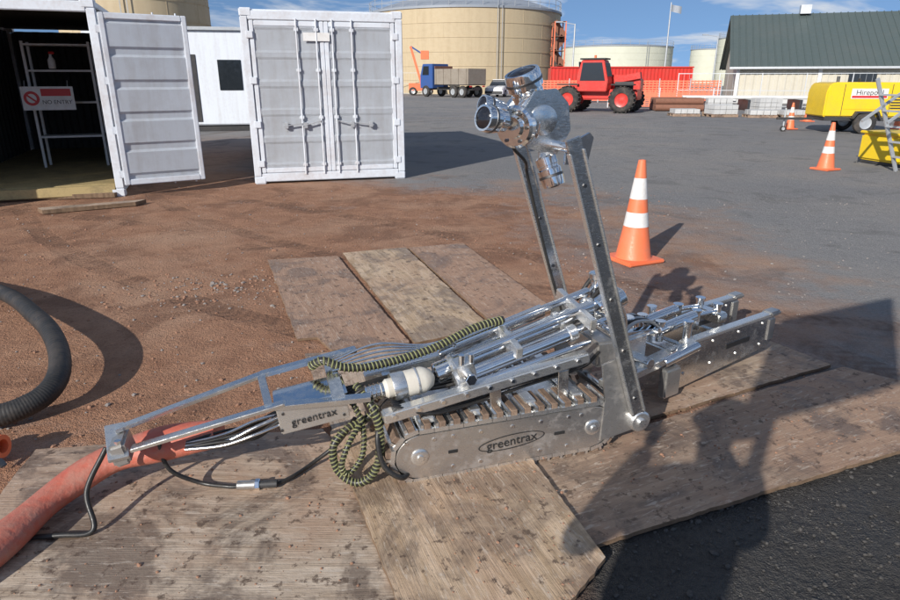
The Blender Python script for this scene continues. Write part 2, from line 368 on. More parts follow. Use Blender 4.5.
# ------------------------------------------------------------ shipping containers
def corr(name,a,d,L,H,depth,nrm,mat,parent,pitch=.28,z0=0):
    a=Vector(a);d=Vector(d);nrm=Vector(nrm);n=max(1,round(L/pitch)); pt=L/n; prof=[(0,0)]
    for i in range(n):
        x=i*pt; prof+=[(x+pt*.25,0),(x+pt*.40,-depth),(x+pt*.75,-depth),(x+pt*.9,0)]
    prof.append((L,0)); bm=bmesh.new()
    lo=[bm.verts.new(a+d*x+nrm*y+Vector((0,0,z0))) for x,y in prof]; hi=[bm.verts.new(v.co+Vector((0,0,H))) for v in lo]
    for i in range(len(lo)-1): bm.faces.new((lo[i],lo[i+1],hi[i+1],hi[i]))
    return fbm(name,bm,mat,parent,False)
def door_leaf(parent,W,H,name,depth=.03):
    e=bpy.data.objects.new(name,None); col.objects.link(e); e.parent=parent
    bm=bmesh.new()
    bars=5; hh=H-.16; seg=hh/bars; prof=[]
    z=.08
    for i in range(bars):
        prof+=[(z,0.0),(z+seg*.12,.0),(z+seg*.2,depth),(z+seg*.88,depth),(z+seg*.96,0)]
        z+=seg
    prof.append((H-.08,0))
    A=[bm.verts.new((.06,y+.008,zz)) for zz,y in prof]; B=[bm.verts.new((W-.06,y+.008,zz)) for zz,y in prof]
    for i in range(len(A)-1): bm.faces.new((A[i],B[i],B[i+1],A[i+1]))
    bmesh.ops.solidify(bm,geom=bm.faces[:],thickness=.004)
    fbm('panel',bm,M_white,e,False)
    box('frame_hinge',(.035,.025,H/2),(.07,.05,H),M_whiteg,e); box('frame_lock',(W-.035,.025,H/2),(.07,.05,H),M_whiteg,e)
    box('frame_top',(W/2,.025,H-.04),(W-.14,.048,.08),M_whiteg,e); box('frame_bottom',(W/2,.025,.04),(W-.14,.048,.08),M_whiteg,e)
    for x in (W*.62,W*.89):
        cyl('lock_rod',(x,-.022,-.03),(x,-.022,H+.03),.012,M_whiteg,e,12)
        for z in (.12,.85,1.55,H-.12): box('rod_bracket',(x,-.012,z),(.07,.035,.05),M_whiteg,e,bev=.005)
    for x,d in ((W*.62,-1),(W*.89,-1)):
        bar('handle',(x,-.045,.80 if x>W*.8 else .76),(x+d*.30,-.045,.72),.03,.012,M_galv,e)
        box('handle_catch',(x+d*.25,-.03,.73),(.06,.05,.09),M_galv,e,bev=.006)
    for z in (.15,.75,1.4,H-.2): box('hinge',(.0,-.012,z),(.10,.028,.10),M_whiteg,e,bev=.006)
    return e
def container(name,loc,yaw,L=6.06,opened=False):
    e=empty(name,loc,yaw); W=2.44;H=2.59; p=.11
    for x in (p/2,W-p/2):
        box('front_post',(x,p/2,H/2),(p,p,H-.24),M_whiteg,e); box('rear_post',(x,L-p/2,H/2),(p,p,H-.24),M_whiteg,e)
        for y in (.09,L-.09):
            for z in (.06,H-.06): box('corner_casting',(.085 if x<1 else W-.085,y,z),(.178,.178,.12),M_whiteg,e,bev=.015)
        xx=.05 if x<1 else W-.05
        box('bottom_rail',(xx,L/2,.10),(.06,L-.36,.12),M_whiteg,e); box('top_rail',(xx,L/2,H-.05),(.06,L-.36,.08),M_whiteg,e)
    box('door_header',(W/2,.055,H-.1),(W-.22,.10,.13),M_whiteg,e); box('door_sill',(W/2,.055,.10),(W-.22,.10,.13),M_ply if opened else M_whiteg,e)
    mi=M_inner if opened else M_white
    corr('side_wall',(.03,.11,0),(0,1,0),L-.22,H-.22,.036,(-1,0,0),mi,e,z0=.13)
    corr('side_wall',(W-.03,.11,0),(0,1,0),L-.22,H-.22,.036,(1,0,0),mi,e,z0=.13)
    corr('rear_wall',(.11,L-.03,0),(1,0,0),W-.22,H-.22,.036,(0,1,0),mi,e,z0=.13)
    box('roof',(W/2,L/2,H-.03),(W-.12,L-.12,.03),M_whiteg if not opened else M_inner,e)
    box('floor',(W/2,L/2+.05,.155),(W-.14,L-.2,.03),M_ply,e)
    dw=(W-.24)/2; dh=H-.34
    for side in (0,1):
        d=door_leaf(e,dw,dh,'door_leaf',.03 if opened else .012)
        if side==0:
            d.location=(.12,.012,.17)
            if opened: d.rotation_euler=(0,0,R(-100)); d.location=(.06,-.03,.17)
        else:
            d.scale=(-1,1,1); d.location=(W-.12,.012,.17)
            if opened: d.scale=(1,-1,1); d.location=(2.46,-.06,.17); d.rotation_euler=(0,0,R(14))
    return e
c2=container('shipping_container',(-3.10,10.25,0),R(16))
c1=container('shipping_container',(-6.94,8.32,0),R(20),6.06,True)
box('warning_plate',(1.1,-.012,2.2),(.4,.004,.12),M_refl,c2,bev=.001)
rk=empty('storage_rack',(-6.85,11.0,.17),R(20))
for x in (0,.95):
    for y in (0,.4): bar('upright',(x,y,0),(x,y,2.0),.04,.04,M_refl,rk)
for z in (.5,1.05,1.55,1.95): box('shelf',(.475,.2,z),(.95,.42,.03),M_refl,rk,bev=.005)
sg=empty('no_entry_sign',(-6.42,10.72,1.30),R(20))
box('sign_panel',(0,0,0),(.74,.008,.36),M_refl,sg,bev=.002)
box('sign_band',(0.12,-.006,.09),(.42,.004,.11),M_signr,sg,bev=.001)
lathe('prohibition_ring',(-.23,-.006,0),(0,-1,0),[(.07,0),(.11,0),(.11,.004),(.07,.004),(.07,0)],M_signr,sg)
bar('prohibition_bar',(-.30,-.009,.06),(-.16,-.009,-.06),.026,.003,M_signr,sg,up=(0,1,0),bev=0)
text('sign_text','NO ENTRY',(.12,-.006,-.06),(R(90),0,0),.085,M_black,sg)
for dx in (-.3,.3): bar('sign_hook',(dx,0,.18),(dx,.06,.27),.012,.012,M_galv,sg)
sb=empty('spray_bottle',(-6.45,11.05,1.75),0)
lathe('bottle',(0,0,0),(0,0,1),[(0,0),(.05,0),(.055,.02),(.055,.13),(.02,.19),(.02,.22),(0,.22)],M_refl,sb)
box('trigger',(.02,0,.24),(.09,.03,.04),M_signr,sb)
pb=empty('portable_office',(-10.4,20.5,0),R(12))
box('body',(2.0,1.5,1.6),(5,3,2.8),M_white,pb,bev=.03); box('window',(3.6,-.01,1.7),(.7,.03,.9),M_win,pb); box('door',(2.2,-.01,1.3),(.85,.03,2.0),M_dgrey,pb); box('roof',(2,1.5,3.04),(5.2,3.2,.1),M_galv,pb)
box('skid',(2,1.5,.1),(4.8,2.8,.2),M_dgrey,pb)

# ------------------------------------------------------------ tanks
def tank(loc,r,h,mat,dome=0.12,name='storage_tank',seg=96):
    e=empty(name,loc,0.3); prof=[(r,0)]
    k=6
    for i in range(1,k+1):
        z=h*i/k; prof+=[(r,z-.03),(r+.04,z-.03),(r+.04,z+.03),(r-.0,z+.03)]
    lathe('shell',(0,0,0),(0,0,1),prof,mat,e,seg)
    dp=[(r+.12,h),(r+.12,h+.22)]
    for i in range(1,9):
        a=i/8; dp.append((r*(1-a),h+.22+r*dome*(1-(1-a)**2)))
    lathe('roof',(0,0,0),(0,0,1),dp,M_dome,e,seg)
    n=40
    for zz in (.6,1.1): sweep('rail',[Vector((r*math.cos(t*2*math.pi/n),r*math.sin(t*2*math.pi/n),h+.2+zz)) for t in range(n+1)],.025,M_galv,e,5,raw=True)
    B=Batch()
    for t in range(n): B.cube(Matrix.Translation((r*math.cos(t*2*math.pi/n),r*math.sin(t*2*math.pi/n),h+.75))@Matrix.Diagonal((.05,.05,1.1,1)))
    B.make('rail_posts',M_galv,e)
    B=Batch()
    for i in range(6):
        for t in range(12):
            a=2*math.pi*(t+.5*(i%2))/12; B.cube(Matrix.Rotation(a,4,'Z')@Matrix.Translation((r,0,h*(i+.5)/6))@Matrix.Diagonal((.03,.05,h/6-.07,1)))
    B.make('weld_seams',mat,e)
    for q in (-.25,.25): bar('ladder_stile',(q+.0,-r-.25,.3),(q,-r-.25,h+1),.06,.06,M_galv,e,up=(0,1,0))
    return e
tank((1.8,84,0),11.4,8.6,M_tan,.2)
tank((40,165,0),13.0,8.4,M_palegreen,.05)
tank((73,190,0),6,9,M_palegreen,.05)
tank((70,160,0),7.2,10.3,M_palegreen,.05)
tank((-27,60,0),6,9,M_tan)

# ------------------------------------------------------------ warehouse
wh=empty('warehouse',(19.6,46.5,0),R(-19))
WL=44;WD=13;eh=2.55;rh=6.1
box('plinth',(WL/2,WD/2,.15),(WL,WD,.3),M_block,wh,bev=0)
corr('front_wall',(0,0,0),(1,0,0),WL,eh-.3,.03,(0,-1,0),M_wallc,wh,.5,z0=.3)
prism('left_gable',[(0,.3),(WD,.3),(WD,eh),(WD/2,rh-.1),(0,eh)],(0,0,0),(0,1,0),(0,0,1),.05,M_wallc,wh)
for y0,y1,nm in ((-.6,WD/2,'roof_front'),(WD+.6,WD/2,'roof_back')):
    z0=eh-.25
    bm=bmesh.new(); n=100; A=[];B=[]
    for i in range(n+1):
        x=-.5+i*(WL+1)/n
        for dx,dz in ((0,0),(.12,0),(.14,.05),(.19,.05),(.21,0)):
            A.append(bm.verts.new((x+dx,y0,z0+dz))); B.append(bm.verts.new((x+dx,y1,rh+dz)))
    for i in range(len(A)-1): bm.faces.new((A[i],A[i+1],B[i+1],B[i]))
    fbm(nm,bm,M_roofm,wh,False)
box('gutter',(WL/2,-.65,eh-.28),(WL+1,.14,.14),M_galv,wh)
for i in range(9):
    box('wall_post',(.1+i*5,-.12,eh/2),(.22,.2,eh-.3),M_refl,wh)
for i in (1,3,4,6): box('window',(2.6+i*5,-.06,1.5),(1.6,.06,.8),M_win,wh)
box('roller_door',(12.6,-.07,1.35),(3,.06,2.1),M_galv,wh)
box('roof_vent',(4.5,WD/2-.2,rh+.25),(.7,.7,.6),M_galv,wh)

# ------------------------------------------------------------ vehicles
def wheel(name,c,axis,r,wd,parent,hub=M_galv):
    c=Vector(c);ax=Vector(axis).normalized()
    h=wd/2
    lathe(name+'_tyre',c-ax*h,ax,[(r*.55,0),(r*.85,-.0),(r*.97,wd*.12),(r,wd*.3),(r,wd*.7),(r*.97,wd*.88),(r*.85,wd),(r*.55,wd)],M_tyre,parent,28)
    lathe(name+'_rim',c-ax*h*.8,ax,[(0,wd*.1),(r*.15,wd*.06),(r*.3,wd*.12),(r*.56,0),(r*.58,wd*.1),(r*.58,wd*.7),(r*.56,wd*.8),(r*.3,wd*.66),(r*.15,wd*.72),(0,wd*.7)],hub,parent,20)
def lugs(c,axis,r,wd,parent,n=20):
    c=Vector(c);F=frame(axis); B=Batch()
    for i in range(n):
        a=2*math.pi*i/n
        for s in (-1,1):
            B.cube(Matrix.Translation(c)@F.to_4x4()@Matrix.Rotation(a+(s*.08),4,'Z')@Matrix.Translation((r+.015,0,s*wd*.24))@Matrix.Rotation(s*.5,4,'X')@Matrix.Diagonal((.06,.06,wd*.45,1)))
    B.make('tread_lugs',M_tyre,parent)
th=empty('telehandler',(7.55,33.8,0),R(-28))
for x in (-1.35,1.35):
    for y in (-.95,.95):
        wheel('wheel',(x,y,.62),(0,1,0),.6,.42,th,M_red); lugs((x,y,.62),(0,1,0),.6,.42,th)
box('chassis',(0,0,.85),(3.9,1.1,.5),M_red,th,bev=.05)
prism('engine_cover',[(-1.0,0),(1.9,0),(1.9,.55),(1.5,.75),(-.4,.8),(-1.0,.5)],(0,.95,1.0),(1,0,0),(0,0,1),.75,M_red,th,.03)
prism('cab_frame',[(-.9,0),(.55,0),(.6,.5),(.35,1.45),(-.75,1.45),(-.95,.7)],(0,-.15,1.0),(1,0,0),(0,0,1),.85,M_red,th,.03)
prism('cab_window_side',[(-.78,.5),(.46,.5),(.26,1.33),(-.68,1.33)],(0,-1.0,1.0),(1,0,0),(0,0,1),.02,M_win,th)
box('cab_window_front',(-.86,-.57,2.0),(.05,.72,.75),M_win,th,rot=(0,R(-6),0)); box('cab_window_back',(.50,-.57,2.0),(.05,.7,.65),M_win,th,rot=(0,R(-15),0))
box('cab_roof',(-.2,-.57,2.5),(1.25,.95,.07),M_black,th)
bar('boom',(1.9,.2,1.75),(-1.9,.2,1.05),.34,.3,M_red,th); bar('boom_inner',(-1.8,.2,1.07),(-2.6,.2,.85),.24,.22,M_steeld,th)
box('fork_carriage',(-2.7,.2,.6),(.1,1.2,.7),M_steeld,th)
for y in (-.15,.55): box('fork',(-3.25,y,.28),(1.1,.12,.05),M_steeld,th)
for x in (-1.35,1.35):
    for y in (-.95,.95): box('mudguard',(x,y,1.32),(1.1,.46,.06),M_black,th)
box('grille',(1.3,-.57,1.25),(.9,.05,.4),M_dgrey,th); box('headlight',(-1.0,-.35,1.35),(.08,.2,.15),M_refl,th)
cyl('beacon',(-.2,-.57,2.53),(-.2,-.57,2.68),.06,M_orange,th,12)
tr=empty('flatbed_truck',(-1.9,63,0),R(-46))
prism('cab',[(0,0),(1.7,0),(1.7,2.1),(.35,2.1),(.0,1.1)],(-.2,1.0,.75),(1,0,0),(0,0,1),2.0,M_blue,tr,.04)
prism('side_window',[(.35,1.15),(1.2,1.15),(1.2,1.9),(.5,1.9)],(-.2,-1.01,.75),(1,0,0),(0,0,1),.02,M_win,tr)
bar('windscreen',(-.20,-0.0,1.95),(.10,0,2.75),1.7,.04,M_win,tr,up=(1,0,0))
box('chassis',(3,0,.75),(6.2,.9,.25),M_dgrey,tr); box('tray_floor',(4.0,0,1.1),(4.2,2.2,.12),M_dgrey,tr)
for y in (-1.1,1.1): box('tray_side',(4.0,y,1.75),(4.2,.07,1.3),M_tray,tr)
for k in range(5):
    box('tray_rib',(2.1+k*.95,-1.16,1.75),(.08,.06,1.3),M_tray,tr)
box('tray_head',(1.9,0,1.85),(.07,2.2,1.6),M_rust,tr); box('tray_tail',(6.1,0,1.75),(.07,2.2,1.3),M_tray,tr)
for y in (-.8,.8): box('tail_light',(6.15,y,.95),(.05,.3,.12),M_signr,tr)
for x in (.6,4.2,5.3):
    for y in (-.95,.95): wheel('wheel',(x,y,.5),(0,1,0),.5,.3,tr)
ca=empty('white_car',(3.9,60.5,0),R(68))
prism('lower_body',[(0,.25),(4.5,.25),(4.5,.8),(4.35,.95),(3.6,1.0),(.9,.98),(.1,.8)],(0,.85,0),(1,0,0),(0,0,1),1.7,M_wpaint,ca,.05)
prism('cabin',[(.95,.97),(3.95,.97),(3.5,1.5),(1.9,1.5)],(0,.75,0),(1,0,0),(0,0,1),1.5,M_win,ca,.05)
box('roof',(2.7,0,1.5),(1.7,1.4,.06),M_wpaint,ca); box('bumper',(-.02,0,.42),(.12,1.6,.2),M_dgrey,ca)
for y in (-.65,.65): box('headlight',(.06,y,.72),(.1,.3,.14),M_refl,ca)
for x in (.9,3.6):
    for y in (-.78,.78): wheel('wheel',(x,y,.33),(0,1,0),.33,.22,ca)
cp=empty('towable_compressor',(11.6,20.9,0),R(-6)); cp.scale=(.90,.90,.90)
prism('canopy',[(-.2,.55),(2.45,.55),(2.45,1.45),(2.35,1.62),(2.2,1.66),(.05,1.66),(-.12,1.60),(-.2,1.35)],(0,.75,0),(1,0,0),(0,0,1),1.5,M_yel,cp,.04)
box('lower_skirt',(1.12,0,.50),(2.5,1.42,.16),M_dgrey,cp)
box('side_door',(1.1,-.756,1.15),(1.4,.015,.7),M_yel,cp); box('decal',(1.15,-.768,1.30),(1.15,.008,.32),M_refl,cp,bev=.001); box('decal_band',(1.15,-.775,1.20),(1.1,.006,.07),M_signr,cp,bev=.001)
text('decal_text','Hirepool',(1.15,-.775,1.33),(R(90),0,0),.24,M_black,cp)
for i in range(6): box('louvre',(2.1,-.762,.75+i*.09),(.45,.02,.04),M_dgrey,cp,bev=.002)
for x in (.35,1.85): box('door_seam',(x,-.757,1.1),(.015,.012,1.0),M_dgrey,cp,bev=0)
for y in (-.78,.78):
    wheel('wheel',(1.15,y,.36),(0,1,0),.36,.2,cp); prism('mudguard',[(.68,.5),(.8,.74),(1.5,.74),(1.62,.5),(1.56,.5),(1.46,.68),(.84,.68),(.74,.5)],(0,y+.13,0),(1,0,0),(0,0,1),.26,M_dgrey,cp)
bar('drawbar',(-.2,0,.45),(-1.4,0,.45),.1,.08,M_dgrey,cp); cyl('jockey_leg',(-1.1,.1,.1),(-1.1,.1,.8),.03,M_galv,cp,10); wheel('jockey_wheel',(-1.1,.1,.1),(0,1,0),.1,.06,cp)
cyl('exhaust',(.5,.2,1.6),(.5,.2,1.85),.05,M_steeld,cp,12)
bar('lifting_eye',(1.1,0,1.66),(1.1,0,1.78),.15,.03,M_dgrey,cp)

# ------------------------------------------------------------ cones
def cone(loc,h=.9,name='traffic_cone'):
    e=empty(name,loc,random.uniform(0,1)); rb=h*.165; rt=h*.035; b0=.035
    def rr(z): return rb+(rt-rb)*(z-b0)/(h-b0)
    box('base',(0,0,b0/2+.004),(h*.44,h*.44,b0),M_orange,e,bev=.012)
    segs=[(b0,.36,M_orange),(.36,.50,M_refl),(.50,.63,M_orange),(.63,.83,M_refl),(.83,1.0,M_orange)]
    for i,(a,b,m) in enumerate(segs):
        z0=a if i==0 else a*h; z1=b*h; o=.0 if m is M_orange else .0015
        prof=[(rr(z0)+o,z0),(rr(z1)+o,z1)]
        if i==0: prof=[(rr(z0)+.02,z0-.002),(rr(z0)+.006,z0+.02)]+prof[1:]
        if i==4: prof+= [(rt*.6,h),(rt*.6,h-.05)]
        lathe('band',(0,0,0),(0,0,1),prof,m,e,32)
    return e
cone((1.70,5.75,0),.92)
cone((6.95,12.0,0),.85); cone((11.3,22,0),.85); cone((14.9,22,0),.9); cone((14,26,0),.9)

# ------------------------------------------------------------ distant clutter
def fence(x0,y0,x1,y1,h=1.1,name='orange_safety_fence'):
    L=math.hypot(x1-x0,y1-y0); e=empty(name,(x0,y0,0),math.atan2(y1-y0,x1-x0)); n=int(L/2)
    for i in range(n+1): bar('post',(i*L/n,0,0),(i*L/n,0,h+.1),.06,.06,M_galv,e,bev=0)
    B=Batch()
    for k in range(1,10): B.cube(Matrix.Translation((L/2,0,h*k/9.5))@Matrix.Diagonal((L,.015,h*.06,1)))
    k=int(L/.25)
    for i in range(k): B.cube(Matrix.Translation((i*L/k,0,h*.53))@Matrix.Diagonal((.07,.012,h*.92,1)))
    B.make('mesh_strands',M_fence,e)
fence(6.4,48,18.5,46,1.5)
fence(9.2,39,14.5,37,1.0)
rc=empty('red_shipping_container',(8.6,58,0),R(-2))
corr('side_wall',(0,0,0),(1,0,0),12,2.3,.04,(0,-1,0),M_red,rc,.3,z0=.1); box('body',(6,1.25,1.25),(11.9,2.4,2.4),M_red,rc); box('top_rail',(6,0,2.5),(12.1,.12,.12),M_red,rc)
ps=empty('pipe_stack',(10.6,34.5,0),R(-8))
for r_ in range(2):
    for i in range(6-r_): cyl('pipe',(0,i*.36+r_*.18,.18+r_*.31),(2.4,i*.36+r_*.18,.18+r_*.31),.17,M_rust,ps,14)
def pallet(loc,yaw,nx,nz,name='block_pallet'):
    e=empty(name,loc,yaw); B=Batch()
    for y in (0,.45,.9): B.cube(Matrix.Translation((.6,y,.05))@Matrix.Diagonal((1.2,.09,.09,1)))
    for i in range(7): B.cube(Matrix.Translation((.085+i*.172,.45,.107))@Matrix.Diagonal((.13,1,.02,1)))
    B.make('pallet_base',M_w4,e); B=Batch()
    for k in range(nz):
        for i in range(nx):
            for j in range(2): B.cube(Matrix.Translation((.1+i*(1.1/nx)+.5/nx,.22+j*.48,.22+k*.2))@Matrix.Rotation(random.uniform(-.03,.03),4,'Z')@Matrix.Diagonal((1.02/nx,.44,.185,1)))
    B.make('blocks',M_block,e)
for i,(x,y,nz) in enumerate([(9.9,29.6,1),(11.4,29,2),(12.8,28.6,1),(14.2,28.5,1),(15.6,28.2,2),(17.0,28.4,1),(18.4,28.2,2),(12,31.4,3),(14.5,31.5,3),(17,31,3),(19.4,31,3)]):
    pallet((x,y,0),random.uniform(-.25,.15),4,nz)
pp=empty('pipe_rack',(12.5,35.5,0),R(-5))
for i in range(7): cyl('pipe',(random.uniform(-.3,.3),i*.2,.65),(6.5+random.uniform(-.6,.6),i*.2,.65),.08,M_refl,pp,10)
for x in (.7,3.2,5.8): box('trestle',(x,.6,.28),(.15,1.6,.54),M_steeld,pp)
def wirefence(x0,y0,x1,y1,h=1.9):
    L=math.hypot(x1-x0,y1-y0); e=empty('wire_fence',(x0,y0,0),math.atan2(y1-y0,x1-x0)); B=Batch(); n=int(L/2.2)
    for i in range(n+1): B.cube(Matrix.Translation((i*L/n,0,h/2))@Matrix.Diagonal((.05,.05,h,1)))
    for z in (.1,h*.5,h-.03): B.cube(Matrix.Translation((L/2,0,z))@Matrix.Diagonal((L,.035,.035,1)))
    for i in range(int(L/.3)): B.cube(Matrix.Translation((i*.3,0,h/2))@Matrix.Diagonal((.008,.008,h,1)))
    B.make('fence_panels',M_galv,e)
wirefence(13.5,40,24,36); wirefence(-30,75,-3,72,2.2)
def pole(x,y,h,name='light_pole',arm=True):
    e=empty(name,(x,y,0)); cyl('shaft',(0,0,0),(0,0,h),.11,M_galv,e,10,r2=.06)
    if arm: bar('arm',(0,0,h-.05),(-1.3,0,h+.15),.07,.07,M_galv,e); box('lamp_head',(-1.6,0,h+.17),(.7,.25,.12),M_galv,e)
    else:
        bm=bmesh.new(); A=[];B=[]
        for i in range(9):
            a=i/8; y_=.12*math.sin(a*6); A.append(bm.verts.new((a*1.2,y_,h-.2-a*.25))); B.append(bm.verts.new((a*1.2,y_,h-.9-a*.3)))
        for i in range(8): bm.faces.new((A[i],A[i+1],B[i+1],B[i]))
        fbm('flag',bm,M_dome,e)
pole(24.6,78,9.6,'flag_pole',False); pole(12.6,70,6.8); pole(33,85,6.5); pole(6,95,9); pole(46,90,9)
bl=empty('boom_lift',(-2.9,68,0),0)
box('base',(0,0,.8),(2.4,1.8,.7),M_orange,bl); bar('boom',(0,0,1.2),(-1.0,0,4.6),.22,.22,M_orange,bl); bar('jib',(-1.0,0,4.6),(.0,0,4.0),.15,.15,M_blue,bl); box('basket',(.4,0,3.8),(.8,.8,.8),M_orange,bl)
for x in (-.8,.8):
    for y in (-.8,.8): wheel('wheel',(x,y,.4),(0,1,0),.4,.3,bl)
st_=empty('tank_stair_tower',(11.5,76,0),0)
for x in (0,1.2):
    for y in (0,2): bar('leg',(x,y,0),(x,y,7.5),.12,.12,M_fence,st_,up=(0,1,0))
for k in range(5): bar('flight',(0 if k%2 else 1.2,1,k*1.5),(1.2 if k%2 else 0,1,k*1.5+1.5),.8,.1,M_rust,st_,up=(0,1,0)); box('landing',(.6,1,k*1.5+1.5),(1.3,2.1,.06),M_rust,st_)
sl_=empty('step_ladder',(8.25,11.3,0),R(15))
for x in (0,.5):
    bar('front_rail',(.0,x,0),(-.85,x,1.6),.07,.03,M_galv,sl_,up=(0,1,0)); bar('rear_rail',(-1.0,x,0.9),(.2,x,1.65),.05,.03,M_galv,sl_,up=(0,1,0))
for k in range(1,6): bar('tread',(-.85*k/6,0,1.6*k/6),(-.85*k/6,.5,1.6*k/6),.09,.03,M_galv,sl_)
yc=empty('yellow_tank_crate',(8.95,12.8,0),R(10))
box('tub',(0,0,.32),(1.3,1.0,.5),M_yel,yc,bev=.04); box('lid',(0,0,.60),(1.34,1.04,.05),M_yel,yc,bev=.02); box('skid',(0,0,.04),(1.2,.9,.07),M_dgrey,yc); box('toolbag',(.1,-.1,.75),(.5,.4,.25),M_blue,yc,bev=.06)

# ------------------------------------------------------------ ROBOT
rb=empty('tracked_cleaning_robot',(-.123,2.232,.035),R(17.5))
def tracks(w0,w1,tag):
    cz=.125; r=.108; s0,s1=0.0,.78
    per=2*(s1-s0)+2*math.pi*r; n=36
    def at(d):
        d%=per; L=s1-s0
        if d<L: return (s0+d,cz+r,0,1)
        d-=L
        if d<math.pi*r: a=d/r; return (s1+r*math.sin(a),cz+r*math.cos(a),math.sin(a),math.cos(a))
        d-=math.pi*r
        if d<L: return (s1-d,cz-r,0,-1)
        d-=L; a=d/r; return (s0-r*math.sin(a),cz-r*math.cos(a),-math.sin(a),-math.cos(a))
    bmp=bmesh.new(); S=Batch(); bmb=bmesh.new()
    wm=(w0+w1)/2; wd=w1-w0
    ring=[at(per*i/120) for i in range(120)]
    vs=[[bmb.verts.new((s+nx*o,w,z+nz*o)) for (o,w) in ((-.012,w0+.012),(0,w0+.012),(0,w1-.012),(-.012,w1-.012))] for s,z,nx,nz in ring]
    for i in range(120):
        a=vs[i];b=vs[(i+1)%120]
        for k in range(4): bmb.faces.new((a[k],a[(k+1)%4],b[(k+1)%4],b[k]))
    for i in range(n):
        s,z,nx,nz=at(per*(i+.5)/n); tx,tz=nz,-nx
        Rm=Matrix(((tx,0,nx),(0,1,0),(tz,0,nz))).to_4x4()
        j=random.uniform(-.002,.002)
        bmesh.ops.create_cube(bmp,size=1,matrix=Matrix.Translation((s+nx*.020,wm+j,z+nz*.020))@Rm@Matrix.Translation((.006,0,0))@Matrix.Diagonal((.030,wd*.97,.026,1)))
        S.cube(Matrix.Translation((s+nx*.006,wm+j,z+nz*.006))@Rm@Matrix.Diagonal((.053,wd,.009,1)))
        S.cube(Matrix.Translation((s+nx*.018,wm+j,z+nz*.018))@Rm@Matrix.Translation((-.017,0,0))@Matrix.Diagonal((.012,wd*.98,.022,1)))
        for q in (-1,1):
            S.cube(Matrix.Translation((s+nx*.002,wm+q*(wd/2-.004)+j,z+nz*.002))@Rm@Matrix.Diagonal((.060,.014,.018,1)))
    bmesh.ops.bevel(bmp,geom=bmp.edges[:],offset=.003,segments=1,affect='EDGES')
    fbm('track_belt_'+tag,bmb,M_rub,rb); fbm('track_pads_'+tag,bmp,M_pad,rb,recalc=False); S.make('track_links_'+tag,M_steelb,rb)
    for wq,thk in ((w0-.006,.014),(w1-.008,.014)):
        pts=[]; rp=.098
        for k in range(17):
            a=math.pi/2+math.pi*k/16; pts.append((s0+rp*math.cos(a),cz+rp*math.sin(a)))
        for k in range(17):
            a=-math.pi/2+math.pi*k/16; pts.append((s1+rp*math.cos(a),cz+rp*math.sin(a)))
        prism('side_plate_'+tag,pts,(0,wq+thk,0),(1,0,0),(0,0,1),thk,M_side,rb,.003)
    if w0<.1:
        f=w0-.006
        for s in (0,.78):
            lathe('wheel_hub',(s,f+.002,cz),(0,-1,0),[(0,0),(.036,0),(.036,.006),(.028,.010),(.014,.010),(.012,.018),(0,.018)],M_steelb,rb)
        for s in (-.055,.06,.14,.26,.40,.53,.66,.72,.84):
            for z in (.055,.195):
                if 0.1<s<.7 or z>.1: lathe('bolt',(s,f+.001,z),(0,-1,0),[(0,0),(.008,0),(.008,.005),(0,.005)],M_steelp,rb,8)
        bm=bmesh.new(); A=[];B=[]
        for k in range(48):
            a=2*math.pi*k/48
            A.append(bm.verts.new((.40+.150*math.cos(a),f-.0015,.125+.034*math.sin(a)+.010*math.cos(a)))); B.append(bm.verts.new((.40+.145*math.cos(a),f-.0015,.125+.030*math.sin(a)+.010*math.cos(a))))
        for k in range(48): bm.faces.new((A[k],A[(k+1)%48],B[(k+1)%48],B[k]))
        fbm('logo_oval',bm,M_black,rb,False)
        text('logo_text','greentrax',(.40,f-.002,.125),(R(90),R(-4),0),.058,M_black,rb)
        box('slot',(.62,f-.001,.125),(.05,.004,.014),M_black,rb,bev=.001)
        box('slot',(.14,f-.001,.125),(.04,.004,.014),M_black,rb,bev=.001)
tracks(0,.15,'near'); tracks(.36,.51,'far')
box('hull',(.40,.255,.15),(.86,.20,.14),M_steelg,rb,bev=.012)
box('deck_plate',(.38,.255,.236),(.80,.22,.012),M_steelb,rb,bev=.003)
for s in (.05,.25,.5,.72): box('cross_member',(s,.255,.262),(.05,.44,.03),M_steelb,rb,bev=.005)
bar('frame_rail',(-.14,.02,.315),(.76,.05,.445),.055,.045,M_steelb,rb,bev=.006)
bar('frame_rail',(-.14,.42,.30),(.76,.42,.43),.055,.045,M_steelb,rb,bev=.006)
bar('frame_rail_lower',(-.05,.11,.285),(.72,.11,.36),.03,.03,M_steel,rb)
for s,z in ((-.05,.30),(.25,.345),(.55,.39)):
    bar('rail_cross',(s,.03,z+.02),(s,.42,z+.02),.04,.02,M_steel,rb)
for s in (.0,.35,.66): bar('rail_strut',(s,.06,.24),(s-.01,.05,.30+s*.14),.05,.012,M_steel,rb,up=(0,1,0))
for i in range(9):
    s=-.1+i*.1; lathe('rail_bolt',(s,-.008+.0033*i*1.0,.321+.1445*(s+.14)),(0,-1,0),[(0,0),(.009,0),(.009,.008),(0,.008)],M_steelp,rb,6)
A0=Vector((.13,.22,.37));A1=Vector((.90,.24,.585)); dA=(A1-A0).normalized()
cyl('main_tube',A0,A1,.047,M_steelp,rb,36)
for t in (.1,.42,.46,.75,.97):
    p=A0.lerp(A1,t); cyl('tube_collar',p-dA*.014,p+dA*.014,.055,M_steelb,rb,32)
cyl('hydraulic_barrel',(.20,.10,.395),(.72,.11,.535),.030,M_steelp,rb,28); cyl('hydraulic_rod',(.70,.11,.53),(.93,.115,.59),.013,M_rod,rb,20)
for t in (0,.98):
    p=Vector((.20,.10,.395)).lerp(Vector((.72,.11,.535)),t); cyl('barrel_gland',p-dA*.02,p+dA*.02,.036,M_steelb,rb,24)
